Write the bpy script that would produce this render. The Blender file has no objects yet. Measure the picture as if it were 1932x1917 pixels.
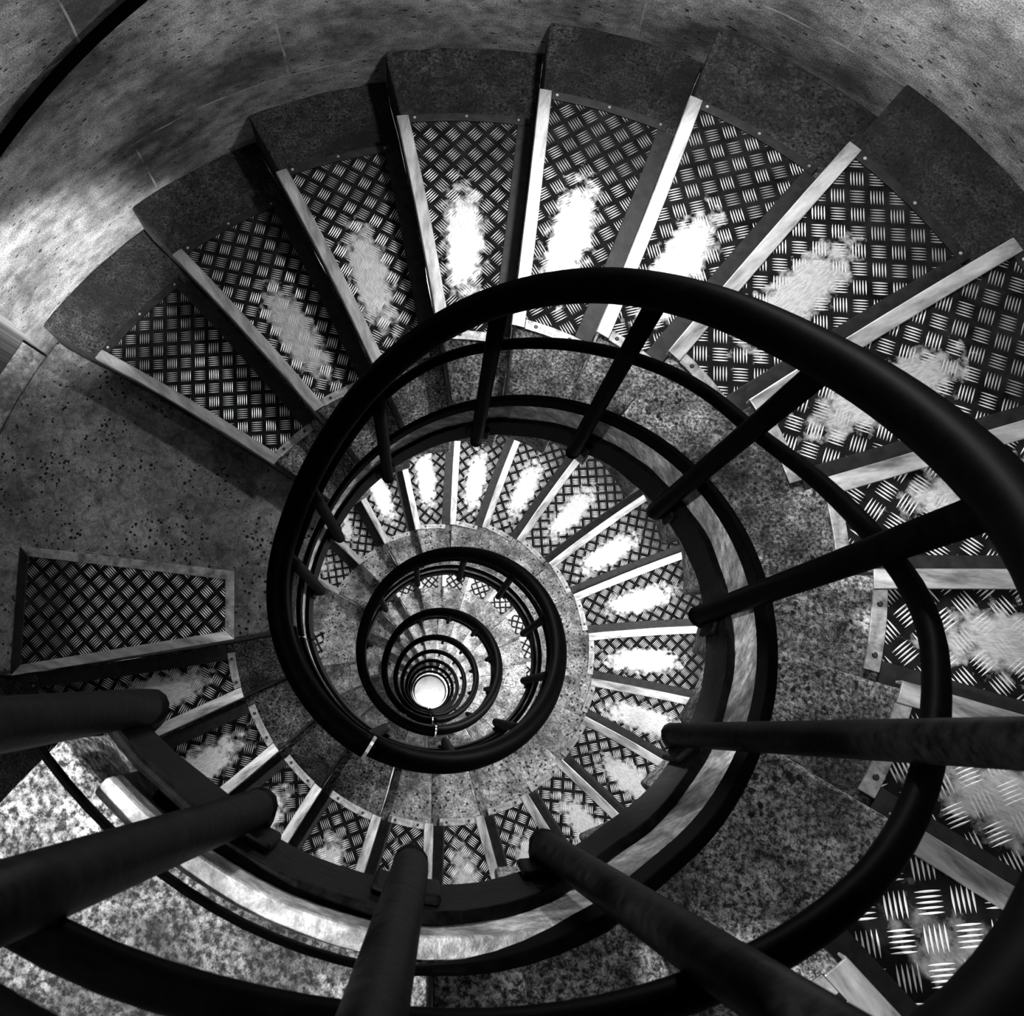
import bpy, bmesh, math, random
from mathutils import Vector, Matrix, noise
random.seed(7)
scene = bpy.context.scene
PI = math.pi
rad = math.radians

# ------------------------------------------------------------------ camera
H = 0.17                       # riser
STEP = 0.2821                  # angle of one winder
TH0 = 2.8666                   # nosing of the lowest step above the landing
THB = 3.6159                   # nosing of the landing itself
B_OFF = -0.0563
R_PI, R_PO, R_W, R_S = 0.7176, 1.4022, 1.6286, 0.476
CAM = Vector((0.0257, -0.2755, 3.5509))
FPX, PX, PY = math.exp(7.6754), -244.45, -174.25
cam_data = bpy.data.cameras.new('camera')
cam = bpy.data.objects.new('camera', cam_data)
scene.collection.objects.link(cam)
rv = Vector((0.2379, 0.0767, 0.3147))
cam.matrix_world = Matrix.Translation(CAM) @ Matrix.Rotation(rv.length, 4, rv.normalized())
cam_data.sensor_width = 36
cam_data.lens = FPX / 1932 * 36
cam_data.shift_x = -PX / 1932
cam_data.shift_y = PY / 1932
cam_data.clip_start = 0.02
cam_data.clip_end = 100
cam_data.dof.use_dof = True
cam_data.dof.focus_distance = 3.0
cam_data.dof.aperture_fstop = 32
scene.camera = cam

# ------------------------------------------------------------------ world, view
world = bpy.data.worlds.new('world')
scene.world = world
world.use_nodes = True
world.node_tree.nodes['Background'].inputs[0].default_value = (1, 1, 1, 1)
world.node_tree.nodes['Background'].inputs[1].default_value = 0.006
vs = scene.view_settings
vs.view_transform = 'Standard'
vs.look = 'None'
vs.gamma = 1
vs.use_curve_mapping = False
vs.exposure = 0.2

PITCH = 21 * H
# wall lamps, the two aimed ones being added unseen spots: (name, world angle, radius, height, watts)
LAMPS = [
    (89, 1.40, 1.95, 56), (31, 1.40, 4.0, 28), (221, 1.40, 1.3, 480, (-1.55, 0.50, 0.25), 27),  # last entry: unseen spot added to make the bright wall patch
    (-150, 1.35, 4.4, 480, (0.14, -0.82, 2.35), 58),  # unseen spot added to brighten the near landing only
    (105, 1.40, 2.15 - PITCH, 62), (33, 1.42, -0.3, 80), (280, 1.40, 2.3 - PITCH, 75),
    (100, 1.40, 2.15 - 2 * PITCH, 110), (33, 1.42, -0.75 - PITCH, 120),
    (100, 1.40, 2.15 - 3 * PITCH, 130), (33, 1.42, -0.75 - 2 * PITCH, 150),
    (100, 1.40, 2.15 - 4 * PITCH, 150), (33, 1.42, -0.75 - 3 * PITCH, 150),
    (100, 1.40, 2.15 - 5 * PITCH, 150), (33, 1.42, -0.75 - 4 * PITCH, 150),
    (33, 1.42, -0.75 - 5 * PITCH, 150),
    (33, 1.42, -0.75 - 6 * PITCH, 150),
]
Z_FLOOR = -0.17 - 8 * PITCH - 0.2

# ------------------------------------------------------------------ node helper
class NT:
    def __init__(self, name):
        self.mat = bpy.data.materials.new(name)
        self.mat.use_nodes = True
        self.t = self.mat.node_tree
        self.bsdf = self.t.nodes['Principled BSDF']
    def link(self, a, b):
        self.t.links.new(a, b)
    def _set(self, sock, v):
        if isinstance(v, bpy.types.NodeSocket):
            self.link(v, sock)
        else:
            sock.default_value = v
    def m(self, op, a, b=0.0, c=None, clamp=False):
        n = self.t.nodes.new('ShaderNodeMath')
        n.operation = op
        n.use_clamp = clamp
        self._set(n.inputs[0], a)
        self._set(n.inputs[1], b)
        if c is not None:
            self._set(n.inputs[2], c)
        return n.outputs[0]
    def coord(self, kind='Object'):
        return self.t.nodes.new('ShaderNodeTexCoord').outputs[kind]
    def geo(self):
        return self.t.nodes.new('ShaderNodeNewGeometry').outputs['Position']
    def mapping(self, v, loc=(0, 0, 0), rot=(0, 0, 0), scale=(1, 1, 1)):
        n = self.t.nodes.new('ShaderNodeMapping')
        self.link(v, n.inputs[0])
        n.inputs[1].default_value = loc
        n.inputs[2].default_value = rot
        n.inputs[3].default_value = scale
        return n.outputs[0]
    def sep(self, v):
        n = self.t.nodes.new('ShaderNodeSeparateXYZ')
        self.link(v, n.inputs[0])
        return n.outputs
    def comb(self, x, y, z=0.0):
        n = self.t.nodes.new('ShaderNodeCombineXYZ')
        for s, q in zip(n.inputs, (x, y, z)):
            self._set(s, q)
        return n.outputs[0]
    def noise(self, v, scale, detail=4, rough=0.55, dist=0.0):
        n = self.t.nodes.new('ShaderNodeTexNoise')
        self.link(v, n.inputs['Vector'])
        n.inputs['Scale'].default_value = scale
        n.inputs['Detail'].default_value = detail
        n.inputs['Roughness'].default_value = rough
        n.inputs['Distortion'].default_value = dist
        return n.outputs[0]
    def voro(self, v, scale, feature='F1', rnd=1.0):
        n = self.t.nodes.new('ShaderNodeTexVoronoi')
        n.feature = feature
        self.link(v, n.inputs['Vector'])
        n.inputs['Scale'].default_value = scale
        n.inputs['Randomness'].default_value = rnd
        return n.outputs['Distance']
    def ramp(self, f, stops):
        n = self.t.nodes.new('ShaderNodeValToRGB')
        self.link(f, n.inputs[0])
        e = n.color_ramp.elements
        while len(e) < len(stops):
            e.new(0.5)
        for el, (p, c) in zip(e, stops):
            el.position = p
            el.color = (c, c, c, 1)
        return n.outputs[0]
    def mix(self, f, a, b):
        n = self.t.nodes.new('ShaderNodeMix')
        n.data_type = 'FLOAT'
        self._set(n.inputs[0], f)
        self._set(n.inputs[2], a)
        self._set(n.inputs[3], b)
        return n.outputs[0]
    def attr(self, name):
        n = self.t.nodes.new('ShaderNodeAttribute')
        n.attribute_type = 'OBJECT'
        n.attribute_name = name
        return n.outputs['Fac']
    def bump(self, h, strength=0.5, dist=0.01, normal=None):
        n = self.t.nodes.new('ShaderNodeBump')
        n.inputs['Strength'].default_value = strength
        n.inputs['Distance'].default_value = dist
        self.link(h, n.inputs['Height'])
        if normal is not None:
            self.link(normal, n.inputs['Normal'])
        return n.outputs[0]
    def out(self, color, rough=0.6, metal=0.0, normal=None, spec=None):
        b = self.bsdf
        if isinstance(color, bpy.types.NodeSocket):
            self.link(color, b.inputs['Base Color'])
        else:
            b.inputs['Base Color'].default_value = (color, color, color, 1)
        self._set(b.inputs['Roughness'], rough)
        self._set(b.inputs['Metallic'], metal)
        if spec is not None:
            b.inputs['Specular IOR Level'].default_value = spec
        if normal is not None:
            self.link(normal, b.inputs['Normal'])
        return self.mat

def stone_mat(name, lo, hi, grain_scale=160, pits=0.6, bump=0.6, blotch_lo=0.35, blotch_scale=4.0, grain=0.5, power=1.0, dark_tone=False, pit_size=0.40):
    n = NT(name)
    p = n.geo()
    big = n.noise(p, blotch_scale, 6, 0.65)
    mid = n.noise(p, 26, 7, 0.7, 0.6)
    fine = n.noise(p, grain_scale, 4, 0.75)
    a = n.ramp(big, [(0.38, blotch_lo), (0.60, 1.0)])
    b = n.ramp(mid, [(0.34, 0.35), (0.60, 1.0)])
    g = n.ramp(fine, [(0.40, 1.0 - grain), (0.60, 1.0)])
    v = n.m('POWER', n.m('MULTIPLY', n.m('MULTIPLY', a, b), g), power)
    if dark_tone:      # each step darkens towards the wall, edge broken by noise
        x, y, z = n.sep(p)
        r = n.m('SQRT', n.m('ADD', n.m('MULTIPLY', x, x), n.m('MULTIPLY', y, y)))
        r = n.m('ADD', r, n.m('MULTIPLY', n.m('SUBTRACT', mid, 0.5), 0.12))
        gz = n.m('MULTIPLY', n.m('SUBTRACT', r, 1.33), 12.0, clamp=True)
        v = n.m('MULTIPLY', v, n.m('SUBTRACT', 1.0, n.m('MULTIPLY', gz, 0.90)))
    col = n.m('MULTIPLY_ADD', v, hi - lo, lo)
    pv = n.voro(p, 52)
    pm = n.noise(p, 9, 2)
    pv = n.m('ADD', pv, n.m('MULTIPLY', n.m('SUBTRACT', n.noise(p, 110, 3), 0.5), 0.55))
    pit = n.m('MULTIPLY', n.m('LESS_THAN', pv, n.m('MULTIPLY', pm, pit_size)), n.m('GREATER_THAN', pm, 0.47))
    col = n.m('MULTIPLY', col, n.m('SUBTRACT', 1.0, n.m('MULTIPLY', pit, pits)))
    hgt = n.m('ADD', n.m('MULTIPLY', fine, 0.6), n.m('MULTIPLY', mid, 0.9))
    hgt = n.m('SUBTRACT', hgt, n.m('MULTIPLY', pit, 0.8))
    return n.out(col, 0.75, 0.0, n.bump(hgt, bump, 0.008), 0.25)

M = {}
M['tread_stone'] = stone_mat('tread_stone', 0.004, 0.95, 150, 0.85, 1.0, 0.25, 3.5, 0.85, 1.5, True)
M['granular_stone'] = stone_mat('granular_landing_stone', 0.01, 1.0, 165, 0.6, 1.0, 0.3, 4.0, 0.92, 1.5, False, 0.25)
M['landing_stone'] = stone_mat('pitted_landing_stone', 0.02, 0.6, 220, 0.95, 1.0, 0.35, 2.2, 0.45, 1.2, False, 0.45)
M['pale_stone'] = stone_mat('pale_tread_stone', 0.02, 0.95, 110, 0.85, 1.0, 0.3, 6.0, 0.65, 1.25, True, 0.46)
M['string_stone'] = stone_mat('string_stone', 0.05, 0.8, 60, 0.2, 0.5, 0.35, 9, 0.5, 1.2)

def wall_material():
    n = NT('wall_stone')
    p = n.geo()
    x, y, z = n.sep(p)
    ang = n.m('ARCTAN2', y, x)
    arc = n.m('MULTIPLY', ang, R_W)
    uv = n.comb(arc, z, 0.0)
    big = n.noise(n.mapping(uv, scale=(1.0, 1.5, 1)), 1.9, 6, 0.62)
    mid = n.noise(n.mapping(uv, scale=(1.0, 1.3, 1)), 16, 6, 0.65)
    fine = n.noise(uv, 210, 3, 0.7)
    a = n.ramp(big, [(0.38, 0.15), (0.62, 1.0)])
    b = n.ramp(mid, [(0.34, 0.4), (0.60, 1.0)])
    g = n.ramp(fine, [(0.36, 0.3), (0.64, 1.0)])
    v = n.m('MULTIPLY', n.m('MULTIPLY', a, b), g)
    col = n.m('MULTIPLY_ADD', v, 0.75, 0.01)
    # pits of the limestone
    pu = n.mapping(uv, scale=(0.7, 1.6, 1))
    pv = n.voro(pu, 34)
    pm = n.noise(uv, 5, 3)
    pit = n.m('MULTIPLY', n.m('LESS_THAN', pv, n.m('MULTIPLY', pm, 0.30)), n.m('GREATER_THAN', pm, 0.46))
    col = n.m('MULTIPLY', col, n.m('SUBTRACT', 1.0, n.m('MULTIPLY', pit, 0.85)))
    # pale joints between the courses
    wob = n.m('MULTIPLY', n.m('SUBTRACT', n.noise(uv, 3, 3), 0.5), 0.02)
    zc = n.m('ADD', z, wob)
    row = n.m('FLOOR', n.m('DIVIDE', n.m('ADD', zc, 0.04), 0.52))
    fz = n.m('FRACT', n.m('DIVIDE', n.m('ADD', zc, 0.04), 0.52))
    jz = n.m('LESS_THAN', n.m('ABSOLUTE', n.m('SUBTRACT', fz, 0.5)), 0.494)
    fx = n.m('FRACT', n.m('ADD', n.m('DIVIDE', n.m('ADD', arc, wob), 1.02), n.m('MULTIPLY_ADD', row, 0.5, 0.02)))
    jx = n.m('LESS_THAN', n.m('ABSOLUTE', n.m('SUBTRACT', fx, 0.5)), 0.497)
    joint = n.m('SUBTRACT', 1.0, n.m('MULTIPLY', jz, jx))
    jn = n.m('MULTIPLY', joint, n.ramp(n.noise(uv, 8, 3), [(0.4, 0.0), (0.6, 0.8)]))
    col = n.mix(jn, col, 0.45)
    hgt = n.m('ADD', n.m('MULTIPLY', fine, 0.35), n.m('MULTIPLY', mid, 0.9))
    hgt = n.m('SUBTRACT', hgt, pit)
    return n.out(col, 0.8, 0.0, n.bump(hgt, 0.7, 0.006), 0.25)
M['wall_stone'] = wall_material()

def plate_material():
    n = NT('patterned_metal_plate')
    p = n.coord('Object')
    CELL = 0.0455
    ox = n.attr('pattern_shift')
    q = n.sep(n.mapping(p, rot=(0, 0, rad(45)), scale=(1 / CELL, 1 / CELL, 1)))
    u = n.m('ADD', q[0], ox)
    v = n.m('ADD', q[1], n.m('MULTIPLY', ox, 1.7))
    iu, iv = n.m('FLOOR', u), n.m('FLOOR', v)
    fu = n.m('SUBTRACT', n.m('FRACT', u), 0.5)
    fv = n.m('SUBTRACT', n.m('FRACT', v), 0.5)
    par = n.m('MODULO', n.m('ABSOLUTE', n.m('ADD', iu, iv)), 2.0)
    par = n.m('GREATER_THAN', par, 0.5)
    al = n.mix(par, fu, fv)      # along the bar
    ac = n.mix(par, fv, fu)      # across the bars
    acs = n.m('MULTIPLY', ac, 6.6)
    inside = n.m('LESS_THAN', n.m('ABSOLUTE', ac), 0.379)
    fr = n.m('SUBTRACT', n.m('FRACT', n.m('ADD', acs, 0.5)), 0.5)
    l2 = n.m('POWER', n.m('ABSOLUTE', n.m('MULTIPLY', al, 2.45)), 2.0)
    half = n.m('MULTIPLY', n.m('SUBTRACT', 1.0, l2), 0.22)
    bar = n.m('MULTIPLY', n.m('LESS_THAN', n.m('ABSOLUTE', fr), half), inside)
    soft = n.m('MULTIPLY', n.m('SUBTRACT', half, n.m('ABSOLUTE', fr)), 3.5, clamp=True)
    soft = n.m('MULTIPLY', soft, inside)
    # worn centre of the tread
    x, y, z = n.sep(p)
    sh = n.attr('wear_shift')
    ex = n.m('DIVIDE', n.m('SUBTRACT', x, n.m('ADD', sh, 1.0)), 0.165)
    ey = n.m('DIVIDE', n.m('SUBTRACT', y, n.m('MULTIPLY_ADD', sh, 0.3, -0.043)), 0.056)
    e = n.m('SQRT', n.m('ADD', n.m('MULTIPLY', ex, ex), n.m('MULTIPLY', ey, ey)))
    nz = n.noise(p, 38, 4, 0.6)
    e = n.m('ADD', e, n.m('MULTIPLY', n.m('SUBTRACT', nz, 0.5), 2.0))
    worn = n.m('MULTIPLY', n.m('SUBTRACT', 1.2, e), 1.9, clamp=True)
    worn = n.m('MULTIPLY', worn, n.attr('wear'), clamp=True)
    dark_tone = n.noise(p, 16, 5, 0.65)
    scr = n.noise(n.mapping(p, rot=(0, 0, 0.6), scale=(1, 5, 1)), 60, 4, 0.7)
    ground = n.m('MULTIPLY', n.ramp(dark_tone, [(0.35, 0.002), (0.7, 0.016)]), 1.0)
    # grime gathered against the frame at the outer end and the back
    edge = n.m('MULTIPLY', n.m('SUBTRACT', n.m('ADD', ex, n.m('MULTIPLY', dark_tone, 0.9)), 1.35), 1.6, clamp=True)
    barc = n.mix(edge, n.ramp(dark_tone, [(0.3, 0.85), (0.6, 1.0)]), 0.3)
    wc = n.ramp(scr, [(0.3, 0.42), (0.62, 0.82)])
    notw = n.m('SUBTRACT', 1.0, n.m('MULTIPLY', worn, 0.92))
    base = n.mix(bar, ground, barc)
    col = n.mix(worn, base, wc)
    rough = n.mix(worn, n.mix(bar, 0.6, 0.36), 0.42)
    hgt = n.m('MULTIPLY', soft, notw)
    nrm = n.bump(hgt, 0.6, 0.0012)
    nrm = n.bump(scr, 0.12, 0.001, nrm)
    met = n.mix(worn, n.mix(bar, 0.0, 0.25), 0.6)
    n.link(n.mix(n.m('MAXIMUM', bar, worn), 0.06, 0.5), n.bsdf.inputs['Specular IOR Level'])
    return n.out(col, rough, met, nrm)
M['plate'] = plate_material()

def metal_mat(name, lo, hi, rough, metal, scale=(1, 1, 1), ns=40, bump=0.2, spec=None):
    n = NT(name)
    p = n.mapping(n.coord('Object'), scale=scale)
    a = n.noise(p, ns, 5, 0.65)
    c = n.ramp(a, [(0.33, lo), (0.66, hi)])
    return n.out(c, rough, metal, n.bump(a, bump, 0.002), spec)
M['nosing'] = metal_mat('worn_nosing_metal', 0.16, 0.85, 0.36, 0.6, (0.25, 1, 1), 22, 0.15)
M['trim_metal'] = metal_mat('trim_metal', 0.12, 0.62, 0.42, 0.5, (1, 1, 1), 34, 0.2)
M['dark_trim'] = metal_mat('dark_trim_metal', 0.003, 0.022, 0.5, 0.4, (1, 1, 1), 40, 0.2)  # extra dark, so the rear trims also hold the shadow bands
M['black_iron'] = metal_mat('black_painted_iron', 0.0003, 0.001, 0.5, 0.0, (1, 1, 1), 45, 0.12, 0.006)
M['rough_iron'] = metal_mat('rusty_black_iron', 0.0006, 0.006, 0.55, 0.0, (1, 1, 1), 60, 0.5, 0.03)
M['screw'] = metal_mat('screw_metal', 0.01, 0.04, 0.4, 0.3)
M['polished'] = metal_mat('polished_rail_end', 0.3, 0.6, 0.3, 0.8)
M['black'] = NT('shaded_passage_stone').out(0.01, 0.9)  # near-black colour stands in for the darkness of the unlit passage
M['white_floor'] = stone_mat('pale_floor', 0.6, 0.95, 60, 0.1, 0.2, 0.7, 2.0, 0.1)
M['soffit'] = stone_mat('soffit_stone', 0.02, 0.25, 100, 0.3)

def glow(name, strength):
    m = bpy.data.materials.new(name)
    m.use_nodes = True
    b = m.node_tree.nodes['Principled BSDF']
    b.inputs['Base Color'].default_value = (0.8, 0.8, 0.8, 1)
    b.inputs['Emission Color'].default_value = (1, 1, 1, 1)
    b.inputs['Emission Strength'].default_value = strength
    return m
M['lamp_glass'] = glow('lit_lamp_glass', 6.0)

# ------------------------------------------------------------------ object helpers
C = scene.collection
def obj(name, bm, mat, parent=None, smooth=False, bevel=0.0, mat2=None):
    bmesh.ops.recalc_face_normals(bm, faces=bm.faces[:])
    me = bpy.data.meshes.new(name)
    bm.to_mesh(me)
    bm.free()
    me.materials.append(mat)
    if mat2:
        me.materials.append(mat2)
    if smooth:
        me.polygons.foreach_set('use_smooth', [True] * len(me.polygons))
    o = bpy.data.objects.new(name, me)
    C.objects.link(o)
    if parent is not None:
        o.parent = parent
    if bevel:
        b = o.modifiers.new('bevel', 'BEVEL')
        b.width = bevel
        b.segments = 2
        b.limit_method = 'ANGLE'
        b.angle_limit = rad(50)
    return o
def thing(name, label, cat, loc=(0, 0, 0), rz=0.0, group=None):
    o = bpy.data.objects.new(name, None)
    o.empty_display_size = 0.1
    C.objects.link(o)
    o.location = loc
    o.rotation_euler = (0, 0, rz)
    tag(o, label, cat, group)
    return o
def tag(o, label, cat, group=None):
    o['label'] = label
    o['category'] = cat
    if group:
        o['group'] = group
def structure(o):
    o['kind'] = 'structure'
    return o

def sector(bm, r0, r1, fa, fb, z0, z1, nr=8, na=5, jit=0.0, seed=0.0, mat=0):
    """closed slab between radii r0, r1 and the two edge functions fa(r), fb(r) (angles)"""
    top, bot = [], []
    for i in range(nr + 1):
        r = r0 + (r1 - r0) * i / nr
        a0, a1 = fa(r), fb(r)
        rt, rb = [], []
        for j in range(na + 1):
            a = a0 + (a1 - a0) * j / na
            x, y = r * math.cos(a), r * math.sin(a)
            dx = dy = dz = 0
            if jit:
                v = noise.noise_vector(Vector((x * 9 + seed, y * 9, seed * 3)))
                v2 = noise.noise_vector(Vector((x * 31 + seed, y * 31, seed * 3)))
                dx, dy = (v.x + 0.6 * v2.x) * jit, (v.y + 0.6 * v2.y) * jit
                dz = -abs(v2.z) * jit * 0.5
            rt.append(bm.verts.new((x + dx, y + dy, z1 + dz)))
            rb.append(bm.verts.new((x + dx, y + dy, z0)))
        top.append(rt)
        bot.append(rb)
    F = []
    for i in range(nr):
        for j in range(na):
            F.append(bm.faces.new((top[i][j], top[i + 1][j], top[i + 1][j + 1], top[i][j + 1])))
            F.append(bm.faces.new((bot[i][j], bot[i][j + 1], bot[i + 1][j + 1], bot[i + 1][j])))
        F.append(bm.faces.new((top[i][0], bot[i][0], bot[i + 1][0], top[i + 1][0])))
        F.append(bm.faces.new((top[i][na], top[i + 1][na], bot[i + 1][na], bot[i][na])))
    for j in range(na):
        F.append(bm.faces.new((top[0][j], top[0][j + 1], bot[0][j + 1], bot[0][j])))
        F.append(bm.faces.new((top[nr][j], bot[nr][j], bot[nr][j + 1], top[nr][j + 1])))
    for f in F:
        f.material_index = mat
    return bm

def poly_slab(bm, pts, z0, z1):
    t = [bm.verts.new((x, y, z1)) for x, y in pts]
    b = [bm.verts.new((x, y, z0)) for x, y in pts]
    bm.faces.new(t)
    bm.faces.new(b[::-1])
    n = len(pts)
    for i in range(n):
        bm.faces.new((t[i], b[i], b[(i + 1) % n], t[(i + 1) % n]))
    return bm

def tube(bm, pts, r, seg=12, r_fn=None, sx=1.0, caps=True):
    """round bar along pts"""
    rings = []
    n = len(pts)
    pts = [Vector(p) for p in pts]
    up = Vector((0, 0, 1))
    for i, p in enumerate(pts):
        t = (pts[min(i + 1, n - 1)] - pts[max(i - 1, 0)]).normalized()
        s = t.cross(up)
        if s.length < 1e-3:
            s = t.cross(Vector((p.x, p.y, 0)).normalized())
        s.normalize()
        w = s.cross(t).normalized()
        rr = r_fn(i / (n - 1)) if r_fn else r
        rings.append([bm.verts.new(p + s * math.cos(2 * PI * k / seg) * rr * sx + w * math.sin(2 * PI * k / seg) * rr) for k in range(seg)])
    for i in range(n - 1):
        for k in range(seg):
            bm.faces.new((rings[i][k], rings[i][(k + 1) % seg], rings[i + 1][(k + 1) % seg], rings[i + 1][k]))
    if caps:
        bm.faces.new(rings[0][::-1])
        bm.faces.new(rings[-1])
    return bm

def sweep_rect(bm, pts, rin, rout, hlo, hhi, jit=0.0, seed=0, radii=None):
    """flat bar following pts=(angle, z), between radii rin..rout, height hlo..hhi round z"""
    rings = []
    for a, z in pts:
        hl = hlo(math.degrees(a)) if callable(hlo) else hlo
        hh = hhi(math.degrees(a)) if callable(hhi) else hhi
        j = [0, 0]
        if jit:
            j = [noise.noise(Vector((a * 7 + seed, z * 5, k * 9.0))) * jit for k in range(2)]
        c, s = math.cos(a), math.sin(a)
        ri = rin(math.degrees(a)) if callable(rin) else rin
        ro = rout(math.degrees(a)) if callable(rout) else rout
        rings.append([bm.verts.new((rr * c, rr * s, z + h)) for rr, h in
                      ((ri, hl + j[0]), (ro, hl + j[0]), (ro, hh + j[1]), (ri, hh + j[1]))])
    for i in range(len(rings) - 1):
        for k in range(4):
            bm.faces.new((rings[i][k], rings[i][(k + 1) % 4], rings[i + 1][(k + 1) % 4], rings[i + 1][k]))
    bm.faces.new(rings[0][::-1])
    bm.faces.new(rings[-1])
    return bm

def interp(tab, x):
    if x <= tab[0][0]:
        return tab[0][1]
    for (x0, y0), (x1, y1) in zip(tab, tab[1:]):
        if x <= x1:
            return y0 + (y1 - y0) * (x - x0) / (x1 - x0)
    return tab[-1][1]

def smooth_tab(tab, x, w=14):
    return sum(interp(tab, x + k * w / 3) for k in (-3, -2, -1, 0, 1, 2, 3)) / 7

# ------------------------------------------------------------------ the setting
# descending angle in degrees: 0..., flight above the landing runs -120..164, landing 164..207, lower flight 207..530
DEG_A0, DEG_B0, DEG_S = math.degrees(TH0), math.degrees(THB), math.degrees(STEP)

def build_wall():
    bm = bmesh.new()
    door = (rad(165.1), rad(216))
    zs = [Z_FLOOR] + [Z_FLOOR + (k + 1) * (-0.17 - Z_FLOOR) / 12 for k in range(12)] + [0.4, 1.0, 1.75, 2.6, 3.6, 4.8, 6.3]
    zs.sort()
    angs = [rad(a) for a in range(217, 217 + 309, 4)]
    angs = [door[1]] + [a for a in angs if a < door[0] + 2 * PI - 0.02] + [door[0] + 2 * PI]
    dang = [door[0], rad(175), rad(185), rad(195), rad(205), door[1]]
    def patch(al, zl, r0, r1):
        vi = [[bm.verts.new((r0 * math.cos(a), r0 * math.sin(a), z)) for a in al] for z in zl]
        vo = [[bm.verts.new((r1 * math.cos(a), r1 * math.sin(a), z)) for a in al] for z in zl]
        for g in (vi, vo):
            for i in range(len(zl) - 1):
                for j in range(len(al) - 1):
                    bm.faces.new((g[i][j], g[i][j + 1], g[i + 1][j + 1], g[i + 1][j]))
        for i in range(len(zl) - 1):
            for j in (0, len(al) - 1):
                bm.faces.new((vi[i][j], vo[i][j], vo[i + 1][j], vi[i + 1][j]))
        for j in range(len(al) - 1):
            for i in (0, len(zl) - 1):
                bm.faces.new((vi[i][j], vo[i][j], vo[i][j + 1], vi[i][j + 1]))
    patch(angs, zs, R_W, R_W + 0.35)
    lo = [z for z in zs if z < -0.25] + [-0.19]
    patch(dang, lo, R_W, R_W + 0.35)
    patch(dang, [1.9, 2.6, 3.6, 4.8, 6.3], R_W, R_W + 0.35)
    return structure(obj('wall_outer', bm, M['wall_stone'], smooth=False))
build_wall()
# smooth curvature of the wall comes from the fine facets; floor of the shaft
bm = bmesh.new()
bmesh.ops.create_circle(bm, cap_ends=True, segments=64, radius=R_W, matrix=Matrix.Translation((0, 0, Z_FLOOR)))
structure(obj('floor', bm, M['white_floor']))
# flat vault over the head of the stairs
bm = bmesh.new()
bmesh.ops.create_circle(bm, cap_ends=True, segments=64, radius=R_W + 0.2, matrix=Matrix.Translation((0, 0, 6.0)))
structure(obj('ceiling', bm, M['soffit']))
# doorway passage beside the landing
bm = bmesh.new()
sector(bm, R_W + 0.002, R_W + 0.10, lambda r: rad(165.4), lambda r: rad(215.5), -0.45, -0.172, 2, 10)
structure(obj('trim_1', bm, M['string_stone']))
bm = bmesh.new()
sector(bm, R_W + 0.103, 3.2, lambda r: rad(150), lambda r: rad(232), -0.7, -0.42, 2, 10)
structure(obj('floor_passage', bm, M['black']))
bm = bmesh.new()
sector(bm, 3.2, 3.3, lambda r: rad(150), lambda r: rad(232), -0.7, 2.2, 2, 10)
sector(bm, R_W + 0.36, 3.3, lambda r: rad(149), lambda r: rad(150), -0.7, 2.2, 2, 1)
sector(bm, R_W + 0.36, 3.3, lambda r: rad(232), lambda r: rad(233), -0.7, 2.2, 2, 1)
sector(bm, R_W + 0.36, 3.3, lambda r: rad(149), lambda r: rad(233), 2.2, 2.3, 2, 10)
structure(obj('wall_passage', bm, M['black']))

# ------------------------------------------------------------------ steps
# small irregularities of the real nosings: degrees at the inner and at the outer end of the strip
DA_O = {0: .3, 1: .1, 2: -.1, 3: .3, 4: .05, 5: .3, 6: .3, 7: -.4, 8: -.6, 9: -.5, 10: -.2, 11: -.2}
DA_I = {0: -2.2, 1: -1.7, 2: -2.4, 3: -1.6, 4: -.7, 5: -1.3, 6: 1.1, 7: .8, 8: -.5, 9: .2, 10: .6, 11: .3, 12: 0, 13: 0}
DB_O = {0: .6, 1: -.7, 2: -1.4, 3: -.5, 4: -.8, 5: -1.2, 6: -.5, 7: 0, 8: -.6, 9: -1.2, 10: -.6, 11: -.8, 12: 0, 13: -1.0, 14: .3, 15: -.3, 16: -.5, 17: -.9, 18: -.8, 19: .2}
DB_I = {0: 2.0, 1: -.1, 2: .2, 3: -.6, 4: 1.8, 5: 1.2, 6: .9, 7: .9, 8: 1.3, 9: 2.6, 10: .7, 11: 1.7, 12: 2.0, 13: 2.0, 14: 2.6, 15: 2.4, 16: .6, 17: .2, 18: -.3, 19: -1.2}
def edge_fn(di, do):
    """angle of a nosing line at radius r, relative to its nominal direction"""
    def f(r):
        t = (r - R_PI) / (R_PO - R_PI)
        t = max(-0.3, min(1.25, t))
        return math.asin(B_OFF / max(r, 0.2)) + rad(di + (do - di) * t)
    return f

def screw(bm, r, a, z, rr=0.0055):
    c = Vector((r * math.cos(a), r * math.sin(a), z))
    top, bot = [], []
    for k in range(10):
        d = Vector((math.cos(2 * PI * k / 10), math.sin(2 * PI * k / 10), 0)) * rr
        bot.append(bm.verts.new(c + d))
        top.append(bm.verts.new(c + d * 0.7 + Vector((0, 0, 0.0016))))
    bm.faces.new(top)
    for k in range(10):
        bm.faces.new((bot[k], bot[(k + 1) % 10], top[(k + 1) % 10], top[k]))
    return bm

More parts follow.
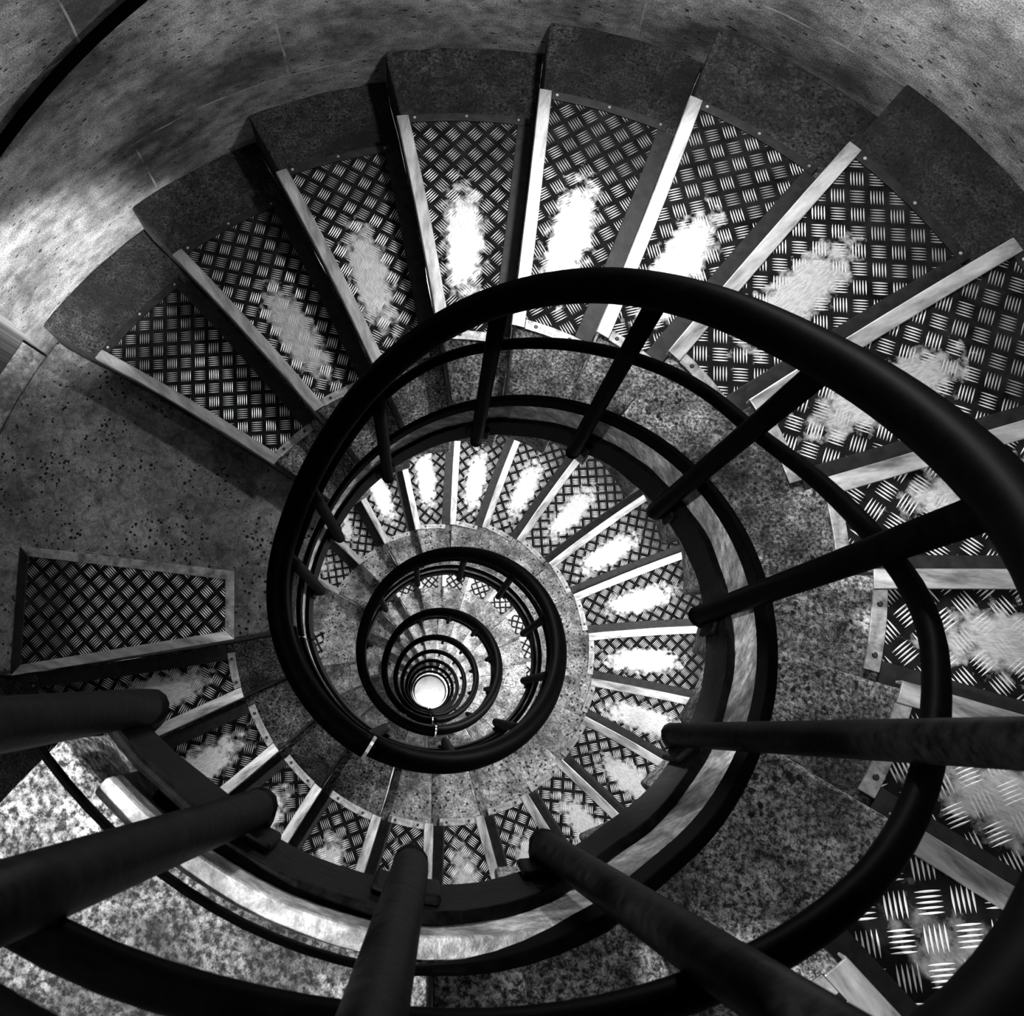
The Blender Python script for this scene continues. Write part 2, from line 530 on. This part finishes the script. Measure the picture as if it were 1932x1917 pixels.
def step(label, theta, z, ff, fb, wear=1.0, shift=0.0, group=None, detail=True, seed=0.0, pale=False, full=True):
    """a winder: ff = front edge, fb = back edge (angles relative to theta, fb about -STEP)"""
    half = STEP / 2
    t = thing('stone_step', label, 'step', (0, 0, z), theta - half, group)
    F = lambda r: ff(r) + half
    Bk = lambda r: fb(r) + half
    arc = lambda g, d: (lambda r: g(r) + d / r)
    bm = bmesh.new()
    if full:
        sector(bm, R_S, R_W - 0.003, arc(F, -0.006), arc(Bk, -0.003), -0.235, 0.0, 22, 8, 0.0035, seed)
    else:
        sector(bm, R_S, R_W - 0.003, arc(F, -0.006), arc(Bk, -0.003), -0.235, 0.0, 8, 4, 0.005, seed)
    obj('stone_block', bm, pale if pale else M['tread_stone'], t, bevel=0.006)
    if not detail:
        bm = bmesh.new()
        sector(bm, R_PI, R_PO, arc(F, -0.004), arc(Bk, 0.04), 0.001, 0.006, 2, 2)
        o = obj('tread_plate', bm, M['plate'], t)
        o['wear'] = wear; o['pattern_shift'] = shift; o['wear_shift'] = 0.0
        bm = bmesh.new()
        sector(bm, R_PI, R_PO, arc(F, 0.006), arc(F, -0.028), 0.0065, 0.011, 2, 1)
        obj('nosing_strip', bm, M['nosing'], t)
        return t
    # patterned plate
    bm = bmesh.new()
    sector(bm, R_PI + 0.022, R_PO - 0.022, arc(F, -0.030), arc(Bk, 0.050), 0.0005, 0.004, 6, 4)
    o = obj('tread_plate', bm, M['plate'], t)
    o['wear'] = wear
    o['pattern_shift'] = shift
    o['wear_shift'] = random.uniform(-0.04, 0.04)
    # nosing strip with a small down-turned lip
    bm = bmesh.new()
    sector(bm, R_PI - 0.004, R_PO + 0.004, arc(F, 0.004), arc(F, -0.031), 0.0042, 0.009, 8, 2)
    sector(bm, R_PI - 0.004, R_PO + 0.004, arc(F, 0.005), arc(F, 0.001), -0.02, 0.0042, 8, 1)
    obj('nosing_strip', bm, M['nosing'], t, bevel=0.0015)
    bm = bmesh.new()
    sector(bm, R_PI - 0.006, R_PI + 0.021, arc(F, -0.0315), arc(Bk, 0.028), 0.0005, 0.0065, 2, 6)
    tr = obj('inner_trim', bm, M['trim_metal'], t, bevel=0.001)
    a0, a1 = F(R_PI), Bk(R_PI)
    for k in (0.28, 0.72):
        bm = bmesh.new()
        screw(bm, R_PI + 0.008, a0 + (a1 - a0) * k, 0.0065)
        obj('screw', bm, M['screw'], tr)
    bm = bmesh.new()
    sector(bm, R_PO - 0.021, R_PO + 0.004, arc(F, -0.0315), arc(Bk, 0.028), 0.0005, 0.0065, 2, 6)
    tr = obj('outer_trim', bm, M['dark_trim'], t, bevel=0.001)
    a0, a1 = F(R_PO), Bk(R_PO)
    for k in (0.12, 0.5, 0.88):
        bm = bmesh.new()
        screw(bm, R_PO - 0.006, a0 + (a1 - a0) * k, 0.0065, 0.0045)
        obj('screw', bm, M['trim_metal'], tr)
    bm = bmesh.new()
    sector(bm, R_PI + 0.0215, R_PO - 0.0215, arc(Bk, 0.003), arc(Bk, 0.0495), 0.0005, 0.0062, 6, 1)
    obj('rear_trim', bm, M['dark_trim'], t, bevel=0.001)  # back trim, widened and blackened to carry the shadow below the next nosing
    return t

ORD = ['lowest', 'second', 'third', 'fourth', 'fifth', 'sixth', 'seventh', 'eighth', 'ninth', 'tenth', 'eleventh', 'twelfth', 'thirteenth', 'fourteenth', 'fifteenth']
WEAR_A = {0: 0.0, 1: .75, 2: .85, 3: 1.0, 4: 1.0, 5: 1.0, 6: 1.0, 7: 1.0, 8: 1.0, 9: 0.9, 10: .7, 11: .3, 12: .12, 13: 0.0}
for n in range(0, 15):
    ff = edge_fn(DA_I.get(n, 0), DA_O.get(n, 0))
    g = edge_fn(DA_I.get(n + 1, 0), DA_O.get(n + 1, 0))
    fb = lambda r, g=g, n=n: g(r) - STEP * (0.6 if n == 14 else 1.0)
    if n == 0:
        look = 'stone step with unworn crisp patterned plate'
    else:
        look = 'stone step with smooth-worn patterned plate' if n < 9 else 'large near stone step with patterned plate'
    place = 'the lowest above the stone landing at left' if n == 0 else '%s above the stone landing at left' % ORD[n]
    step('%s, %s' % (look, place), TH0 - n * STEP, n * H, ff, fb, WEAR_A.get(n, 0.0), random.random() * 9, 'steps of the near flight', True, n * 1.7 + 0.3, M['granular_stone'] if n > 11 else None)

# upper landing, bare stone
def landing(label, th_low, th_high, z, mat='tread_stone', seed=0.0, ff=None, fb=None):
    """th_low = nosing (descending side), th_high = start on the ascending side"""
    t = thing('stone_landing', label, 'landing', (0, 0, z), 0)
    bm = bmesh.new()
    f0 = ff or edge_fn(0, 0)
    b0 = fb or edge_fn(0, 0)
    sector(bm, R_S, R_W - 0.003, lambda r: th_low + f0(r) - 0.006 / r, lambda r: th_high + b0(r) - 0.0045 / r, -0.235, 0.0, 22, 20, 0.0035, seed)
    obj('stone_block', bm, M[mat], t, bevel=0.006)
    return t
landing('bare pale stone landing nearest the camera along the bottom edge', TH0 - 14.6 * STEP, TH0 - 17.32 * STEP, 2.55, 'granular_stone', seed=5.5)

# middle landing with the inset plate
t = landing('wide bare stone landing with one inset patterned plate, at the left', THB, TH0, -H, 'landing_stone', seed=2.2, ff=edge_fn(DB_I[0], DB_O[0]), fb=edge_fn(DA_I[0], DA_O[0]))
cs = [Vector((-1.401, -.222)), Vector((-1.268, -.618)), Vector((-.622, -.283)), Vector((-.697, -.078))]
ctr = sum(cs, Vector((0, 0))) / 4
def inset(d, P=cs):
    out = []
    n = len(P)
    for i in range(n):
        a, b, c = P[i - 1], P[i], P[(i + 1) % n]
        e1, e2 = (b - a).normalized(), (c - b).normalized()
        n1, n2 = Vector((-e1.y, e1.x)), Vector((-e2.y, e2.x))
        if (ctr - b).dot(n1) < 0: n1 = -n1
        if (ctr - b).dot(n2) < 0: n2 = -n2
        bi = (n1 + n2) / (1 + n1.dot(n2))
        out.append(b + bi * d)
    return out
ax = ((cs[2] + cs[3]) / 2 - (cs[0] + cs[1]) / 2)
bm = bmesh.new()
ins = inset(0.03)
poly_slab(bm, [(p.x, p.y) for p in ins], 0.0005, 0.004)
bmesh.ops.transform(bm, matrix=Matrix.Rotation(-(rad(198)), 4, 'Z'), verts=bm.verts[:])
o = obj('tread_plate', bm, M['plate'], t)
o.rotation_euler = (0, 0, rad(198))
o['wear'] = 0.0; o['pattern_shift'] = 3.3; o['wear_shift'] = 0.0
o_, i_ = inset(0.0), inset(0.03)
names = [('outer_trim', M['dark_trim']), ('nosing_strip', M['nosing']), ('inner_trim', M['trim_metal']), ('rear_trim', M['trim_metal'])]
for k in range(4):
    j = (k + 1) % 4
    bm = bmesh.new()
    poly_slab(bm, [tuple(o_[k]), tuple(o_[j]), tuple(i_[j]), tuple(i_[k])], 0.0005, 0.008)
    tr = obj(names[k][0], bm, names[k][1], t, bevel=0.0015)
    if k == 2:
        for q in (0.15, 0.85):
            c = (o_[k].lerp(o_[j], q) + i_[k].lerp(i_[j], q)) / 2
            bm = bmesh.new()
            screw(bm, c.length, math.atan2(c.y, c.x), 0.008)
            obj('screw', bm, M['nosing'], tr)

def clock(theta):
    a = math.degrees(theta) - 18
    q = round((((90 - a) / 30) % 12) * 4) % 48
    h, f = q // 4, q % 4
    W = ['twelve', 'one', 'two', 'three', 'four', 'five', 'six', 'seven', 'eight', 'nine', 'ten', 'eleven']
    if f == 0:
        return W[h] + " o'clock"
    if f == 3:
        return 'quarter to ' + W[(h + 1) % 12]
    return ('quarter past ', 'half past ')[f - 1] + W[h]

# first coil below the landing: every step built on its own
WEAR_B = [0, 1, 1, 1, .8, .5, .6, .8, 1, 1.1, 1.1, 1.1, 1.1, 1.1, 1.1, 1.1, 1.1, 1.15, 1.2, 1.1, .5]
for m in range(1, 21):
    ff = edge_fn(DB_I.get(m, 0), DB_O.get(m, 0))
    g = edge_fn(DB_I.get(m - 1, 0), DB_O.get(m - 1, 0))
    fb = lambda r, g=g: g(r) - STEP
    th = THB + m * STEP
    step('plated stone step, first coil below the landing, at %s on the coil' % clock(th - STEP / 2),
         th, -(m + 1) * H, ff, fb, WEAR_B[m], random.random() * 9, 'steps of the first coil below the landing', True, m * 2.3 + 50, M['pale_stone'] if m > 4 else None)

# ------------------------------------------------------------------ deeper coils: copies
fplain = edge_fn(0.3, -0.3)
proto = step('x', THB + STEP, -(2) * H - PITCH, fplain, lambda r: fplain(r) - STEP, 0.6, 4.4, 'g', False, 77, M['pale_stone'], full=False)
def copy_tree(o, parent=None):
    c = o.copy()
    C.objects.link(c)
    c.parent = parent
    for ch in [q for q in bpy.data.objects if q.parent == o]:
        copy_tree(ch, c)
    return c
kids = [q for q in bpy.data.objects if q.parent == proto]
COIL = ['', 'second', 'third', 'fourth', 'fifth', 'sixth', 'seventh', 'eighth']
def copy_step(with_parts=True):
    c = proto.copy()
    C.objects.link(c)
    for ch in kids:
        if not with_parts and ch.name.startswith(('nosing', 'tread')):
            continue
        d = ch.copy()
        C.objects.link(d)
        d.parent = c
    return c
first = True
for rev in range(1, 8):
    for m in range(1, 21):
        th = THB + m * STEP
        c = proto if first else copy_step(rev < 3)
        first = False
        c.location = (0, 0, -(m + 1) * H - rev * PITCH)
        c.rotation_euler = (0, 0, th - STEP / 2)
        c['label'] = 'small distant stone step, %s coil below the landing, at %s' % (COIL[rev], clock(th - STEP / 2))
        c['group'] = 'steps of the %s coil below the landing' % COIL[rev]
for rev in range(1, 8):
    t = thing('stone_landing', 'small distant stone landing at the left of the shaft, closing the %s coil' % ['', 'first', 'second', 'third', 'fourth', 'fifth', 'sixth', 'seventh'][rev], 'landing', (0, 0, -H - rev * PITCH), 0, 'distant landings')
    bm = bmesh.new()
    sector(bm, R_S, R_W - 0.003, lambda r: THB + fplain(r) - 0.006 / r, lambda r: THB + 20 * STEP - 2 * PI + fplain(r) - 0.0045 / r, -0.235, 0.0, 8, 8, 0.005, rev)
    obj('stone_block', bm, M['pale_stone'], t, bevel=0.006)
    if rev < 3:
        bm = bmesh.new()
        sector(bm, R_PI, R_PO, lambda r: THB + fplain(r) - 0.03 / r, lambda r: THB - 0.3 + fplain(r), 0.001, 0.006, 2, 2)
        o = obj('tread_plate', bm, M['plate'], t)
        o['wear'] = 0.3; o['pattern_shift'] = 1.0; o['wear_shift'] = 0.0

# ------------------------------------------------------------------ strings and railings
def zl_near(deg):      # nosing line of the near flight
    return smooth_tab([(-121, 2.61), (-101, 2.61), (-90, 2.60), (-77, 2.57), (-62, 2.40), (-54, 2.26), (DEG_A0 - 13 * DEG_S, 2.20), (DEG_A0, 0.0), (182, -0.10), (207, -0.17), (223, -0.30)], deg, 6)
def zl_coil(deg, rev):
    return smooth_tab([(200, -0.15), (DEG_B0, -H), (DEG_B0 + 20 * DEG_S, -21 * H), (548, -21.6 * H), (570, -22 * H + 0.02)], deg, 6) - rev * PITCH
def hr_near(deg):
    return smooth_tab([(-140, 3.2), (-110, 3.2), (-78, 3.19), (-62, 3.13), (-46, 3.05), (-29.7, 2.93), (-13.5, 2.79), (2.6, 2.63), (18.8, 2.44), (39.8, 2.20), (59, 2.02), (77, 1.86), (94.7, 1.68), (111, 1.50), (132, 1.22), (154, 0.93), (170, 0.79), (180, 0.75), (270, 0.72)], deg, 8)
def hr_coil(deg, rev):
    return smooth_tab([(250, 0.68), (262, .66), (290, .44), (313, .13), (348, -.40), (379, -.80), (412, -1.22), (456, -1.80), (502, -2.3), (530, -2.68), (546, -2.80), (650, -2.85)], deg, 8) - rev * PITCH
def mid_near(deg):
    return smooth_tab([(-130, 3.04), (-104, 3.02), (-86, 2.93), (-44.5, 2.78), (-37, 2.74), (-27, 2.66), (-18, 2.58), (-7, 2.48), (2.6, 2.34), (17, 2.13), (33, 1.90), (51, 1.75), (70, 1.57), (90, 1.40), (111, 1.24), (127, 1.07), (150, 0.70), (172, 0.45), (262, 0.40)], deg, 6)

def helix_pts(fz, d0, d1, r, ds=4.0):
    n = max(2, int(abs(d1 - d0) / ds))
    out = []
    for k in range(n + 1):
        dg = d0 + (d1 - d0) * k / n
        a = rad(dg)
        rr = r(dg) if callable(r) else r
        out.append((rr * math.cos(a), rr * math.sin(a), fz(dg)))
    return out
def ang_pts(fz, d0, d1, ds=3.0):
    n = max(2, int(abs(d1 - d0) / ds))
    return [(rad(d0 + (d1 - d0) * k / n), fz(d0 + (d1 - d0) * k / n)) for k in range(n + 1)]

def rail_cap(pts, r, at_end):
    """extra points that round the end of a tube"""
    return pts

def railing(label, fz_line, fz_hr, fz_mid, d0, d1, h0, h1, bal, r_hr=0.425, detail=True, flat_end=True):
    t = thing('stair_railing', label, 'railing', (0, 0, 0), 0, None)
    seg = 16 if detail else 8
    ds = 3.0 if detail else 7.0
    # handrail with rounded end
    pts = helix_pts(fz_hr, h0, h1, r_hr, ds)
    N = len(pts)
    bm = bmesh.new()
    def rf(s):
        k = (1 - s) * (N - 1) * 0.022
        return 0.029 * math.sqrt(max(0.05, 1 - max(0.0, 1 - k / 0.022) ** 2)) if k < 0.022 else 0.029
    tube(bm, pts, 0.029, seg, rf)
    hr = obj('handrail', bm, M['black_iron'], t, smooth=True)
    if detail and flat_end:
        p1, p0 = Vector(pts[-2]), Vector(pts[-4])
        d = (p1 - p0).normalized()
        bm = bmesh.new()
        tube(bm, [p1 + d * 0.004, p1 + d * 0.012], 0.031, 20)
        obj('end_collar', bm, M['polished'], hr, smooth=False)
    bm = bmesh.new()
    tube(bm, helix_pts(fz_mid, d0, d1, 0.437, ds), 0.0125, seg // 2 + 4, sx=0.9)
    obj('mid_rail', bm, M['black_iron'], t, smooth=True)
    bm = bmesh.new()
    sweep_rect(bm, ang_pts(fz_line, d0, d1, ds), lambda q: interp([(-82, 0.4765), (-64, 0.449)], q), lambda q: interp([(-82, 0.483), (-64, 0.463)], q), lambda q: interp([(-80, 0.0), (-62, 0.085)], q), lambda q: interp([(-80, 0.012), (-62, 0.150)], q))
    obj('bottom_rail', bm, M['black_iron'], t, bevel=0.003 if detail else 0)
    bm = bmesh.new()
    sweep_rect(bm, ang_pts(fz_line, max(d0, -112), d1, ds), 0.444, 0.456, -0.20, -0.055, 0.012, d0)
    obj('string_plate', bm, M['rough_iron'], t, bevel=0.002 if detail else 0)
    for db, lean in bal:
        a = rad(db)
        zb = fz_line(db)
        a2 = rad(db + lean)
        zt = fz_hr(db + lean) - 0.01
        rr = 0.42
        P = []
        # foot turns back to the string
        P += [(0.452, a, zb - 0.15), (0.440, a, zb - 0.175), (0.428, a, zb - 0.172), (rr, a, zb - 0.15), (rr, a, zb - 0.12)]
        L = [(rho * math.cos(q), rho * math.sin(q), z) for rho, q, z in P]
        b0 = Vector(L[-1])
        b1 = Vector((rr * math.cos(a2), rr * math.sin(a2), zt))
        L += [tuple(b0.lerp(b1, s)) for s in (0.1, 0.25, 0.5, 0.75, 1.0)]
        bm = bmesh.new()
        tube(bm, L, 0.0165, seg - 4 if detail else 6)
        bo = obj('baluster', bm, M['rough_iron'] if detail and zb > 2.0 else M['black_iron'], t, smooth=True)
        if detail:
            bm = bmesh.new()
            if db < -115:
                sweep_rect(bm, [(a - 0.03, zb - 0.10), (a + 0.03, zb - 0.095), (a + 0.10, zb - 0.09), (a + 0.26, zb - 0.085)], 0.432, 0.4438, lambda q: -0.05 - 0.05 * min(1, max(0, (q - db) / 12)), 0.05, 0.008, db)
            else:
                sweep_rect(bm, [(a - 0.07, zb - 0.13), (a - 0.035, zb - 0.128), (a + 0.035, zb - 0.128), (a + 0.07, zb - 0.13)], 0.434, 0.4438, -0.045, 0.045, 0.01, db)
            obj('foot_plate', bm, M['rough_iron'], bo, bevel=0.004)
    return t

def n2d(n):
    return DEG_A0 - n * DEG_S
def string(label, fz, d0, d1, detail=True, group=None):
    bm = bmesh.new()
    sweep_rect(bm, ang_pts(fz, d0, d1, 3 if detail else 7), 0.4572, 0.4755, -0.23, lambda q: interp([(-76, -0.012), (-60, 0.082)], q), 0.006 if detail else 0, d0 * 0.1)
    o = obj('stone_string', bm, M['string_stone'], bevel=0.004 if detail else 0)
    tag(o, label, 'string', group)
    return o
string('pale stone curb lining the shaft side of the near flight', zl_near, -116, 207.3)
railing('thick black iron railing of the near flight sweeping across the picture', zl_near, hr_near, mid_near, -130, 207, -132, 262,
        [(n2d(17.65), 3), (n2d(16.5), -4), (n2d(15.26), -2), (n2d(14.08), 7), (n2d(12.0), 4), (n2d(10.1), 1.5), (n2d(8.09), 0), (n2d(6.13), 0.5), (n2d(4.1), 0.3), (n2d(1.96), -1), (n2d(0.12), 1), (186, 0)])
for rev in range(0, 8):
    det = rev < 2
    nm = ['first', 'second', 'third', 'fourth', 'fifth', 'sixth', 'seventh', 'eighth'][rev]
    zl = lambda dg, rev=rev: zl_coil(dg, rev)
    hz = lambda dg, rev=rev: hr_coil(dg, rev)
    mz = lambda dg, rev=rev: 0.5 * (hr_coil(dg, rev) + zl_coil(dg, rev) + 0.12) + 0.05
    string('stone curb along the shaft on the %s coil below the landing' % nm, zl, 207.5, 567.2, det)
    railing('black iron railing of the %s coil below the landing' % nm, zl, hz, mz, 207.5, 567, 256 if rev == 0 else 283, 648,
            [(DEG_B0 + DEG_S * (m + 0.1), 0) for m in (3, 5, 7, 9, 11, 13, 15, 17, 19, 20.9)], detail=det, r_hr=0.42)

# wall rail, upper left
fz = lambda dg: (DEG_A0 - dg) / DEG_S * H + 0.83
t = thing('wall_rail', 'black pipe rail running along the curved wall in the top left corner', 'handrail', (0, 0, 0), 0)
bm = bmesh.new()
tube(bm, helix_pts(fz, 163, -60, 1.585, 3), 0.0165, 12)
pipe = obj('pipe', bm, M['black_iron'], t, smooth=True)
for dg in (158, 122, 86, 50, 14, -22, -56):
    a = rad(dg)
    bm = bmesh.new()
    tube(bm, [(1.585 * math.cos(a), 1.585 * math.sin(a), fz(dg) - 0.02), (1.6 * math.cos(a), 1.6 * math.sin(a), fz(dg) - 0.06), (1.627 * math.cos(a), 1.627 * math.sin(a), fz(dg) - 0.065)], 0.007, 8)
    obj('bracket', bm, M['black_iron'], t, smooth=True)

# ------------------------------------------------------------------ lamps
LAMP_WHERE = ['above the near flight', 'high above the right side', 'unseen spot added to brighten the wall patch by the doorway',
              'unseen spot added overhead to brighten the near landing',
              'first coil down, far side of the shaft', 'first coil down, right side', 'first coil down, near side']
for w_ in ('second', 'third', 'fourth', 'fifth'):
    LAMP_WHERE += [w_ + ' coil down, far side of the shaft', w_ + ' coil down, right side']
LAMP_WHERE += ['sixth coil down', 'seventh coil down']
for i, L_ in enumerate(LAMPS):
    dg, r, z, w = L_[:4]
    a = rad(dg)
    t = thing('wall_lamp', 'round glass bulkhead lamp on the curved wall, ' + LAMP_WHERE[i], 'lamp', (1.50 * math.cos(a), 1.50 * math.sin(a), z), a, None)
    bm = bmesh.new()
    tube(bm, [(0.05, 0, 0), (0.126, 0, 0)], 0.06, 20)
    obj('lamp_base', bm, M['black_iron'], t, bevel=0.004)
    bm = bmesh.new()
    bmesh.ops.create_uvsphere(bm, u_segments=20, v_segments=12, radius=0.052, matrix=Matrix.Translation((0.035, 0, 0)))
    obj('lamp_glass', bm, M['lamp_glass'], t, smooth=True)
    ld = bpy.data.lights.new('lamp_light', 'SPOT' if len(L_) > 4 else 'POINT')
    ld.energy = w
    ld.shadow_soft_size = 0.05
    lo = bpy.data.objects.new('lamp_light', ld)
    C.objects.link(lo)
    lo.location = (r * math.cos(a), r * math.sin(a), z)
    if len(L_) > 4:
        ld.spot_size = rad(L_[5])
        ld.spot_blend = 0.8
        lo.rotation_euler = (Vector(L_[4]) - lo.location).to_track_quat('-Z', 'Y').to_euler()
# bright lamp near the foot of the shaft
sd = bpy.data.lights.new('shaft_light', 'POINT')
sd.energy = 12000
sd.shadow_soft_size = 0.2
so = bpy.data.objects.new('shaft_light', sd)
C.objects.link(so)
so.location = (0.9, 0.9, Z_FLOOR + 1.9)
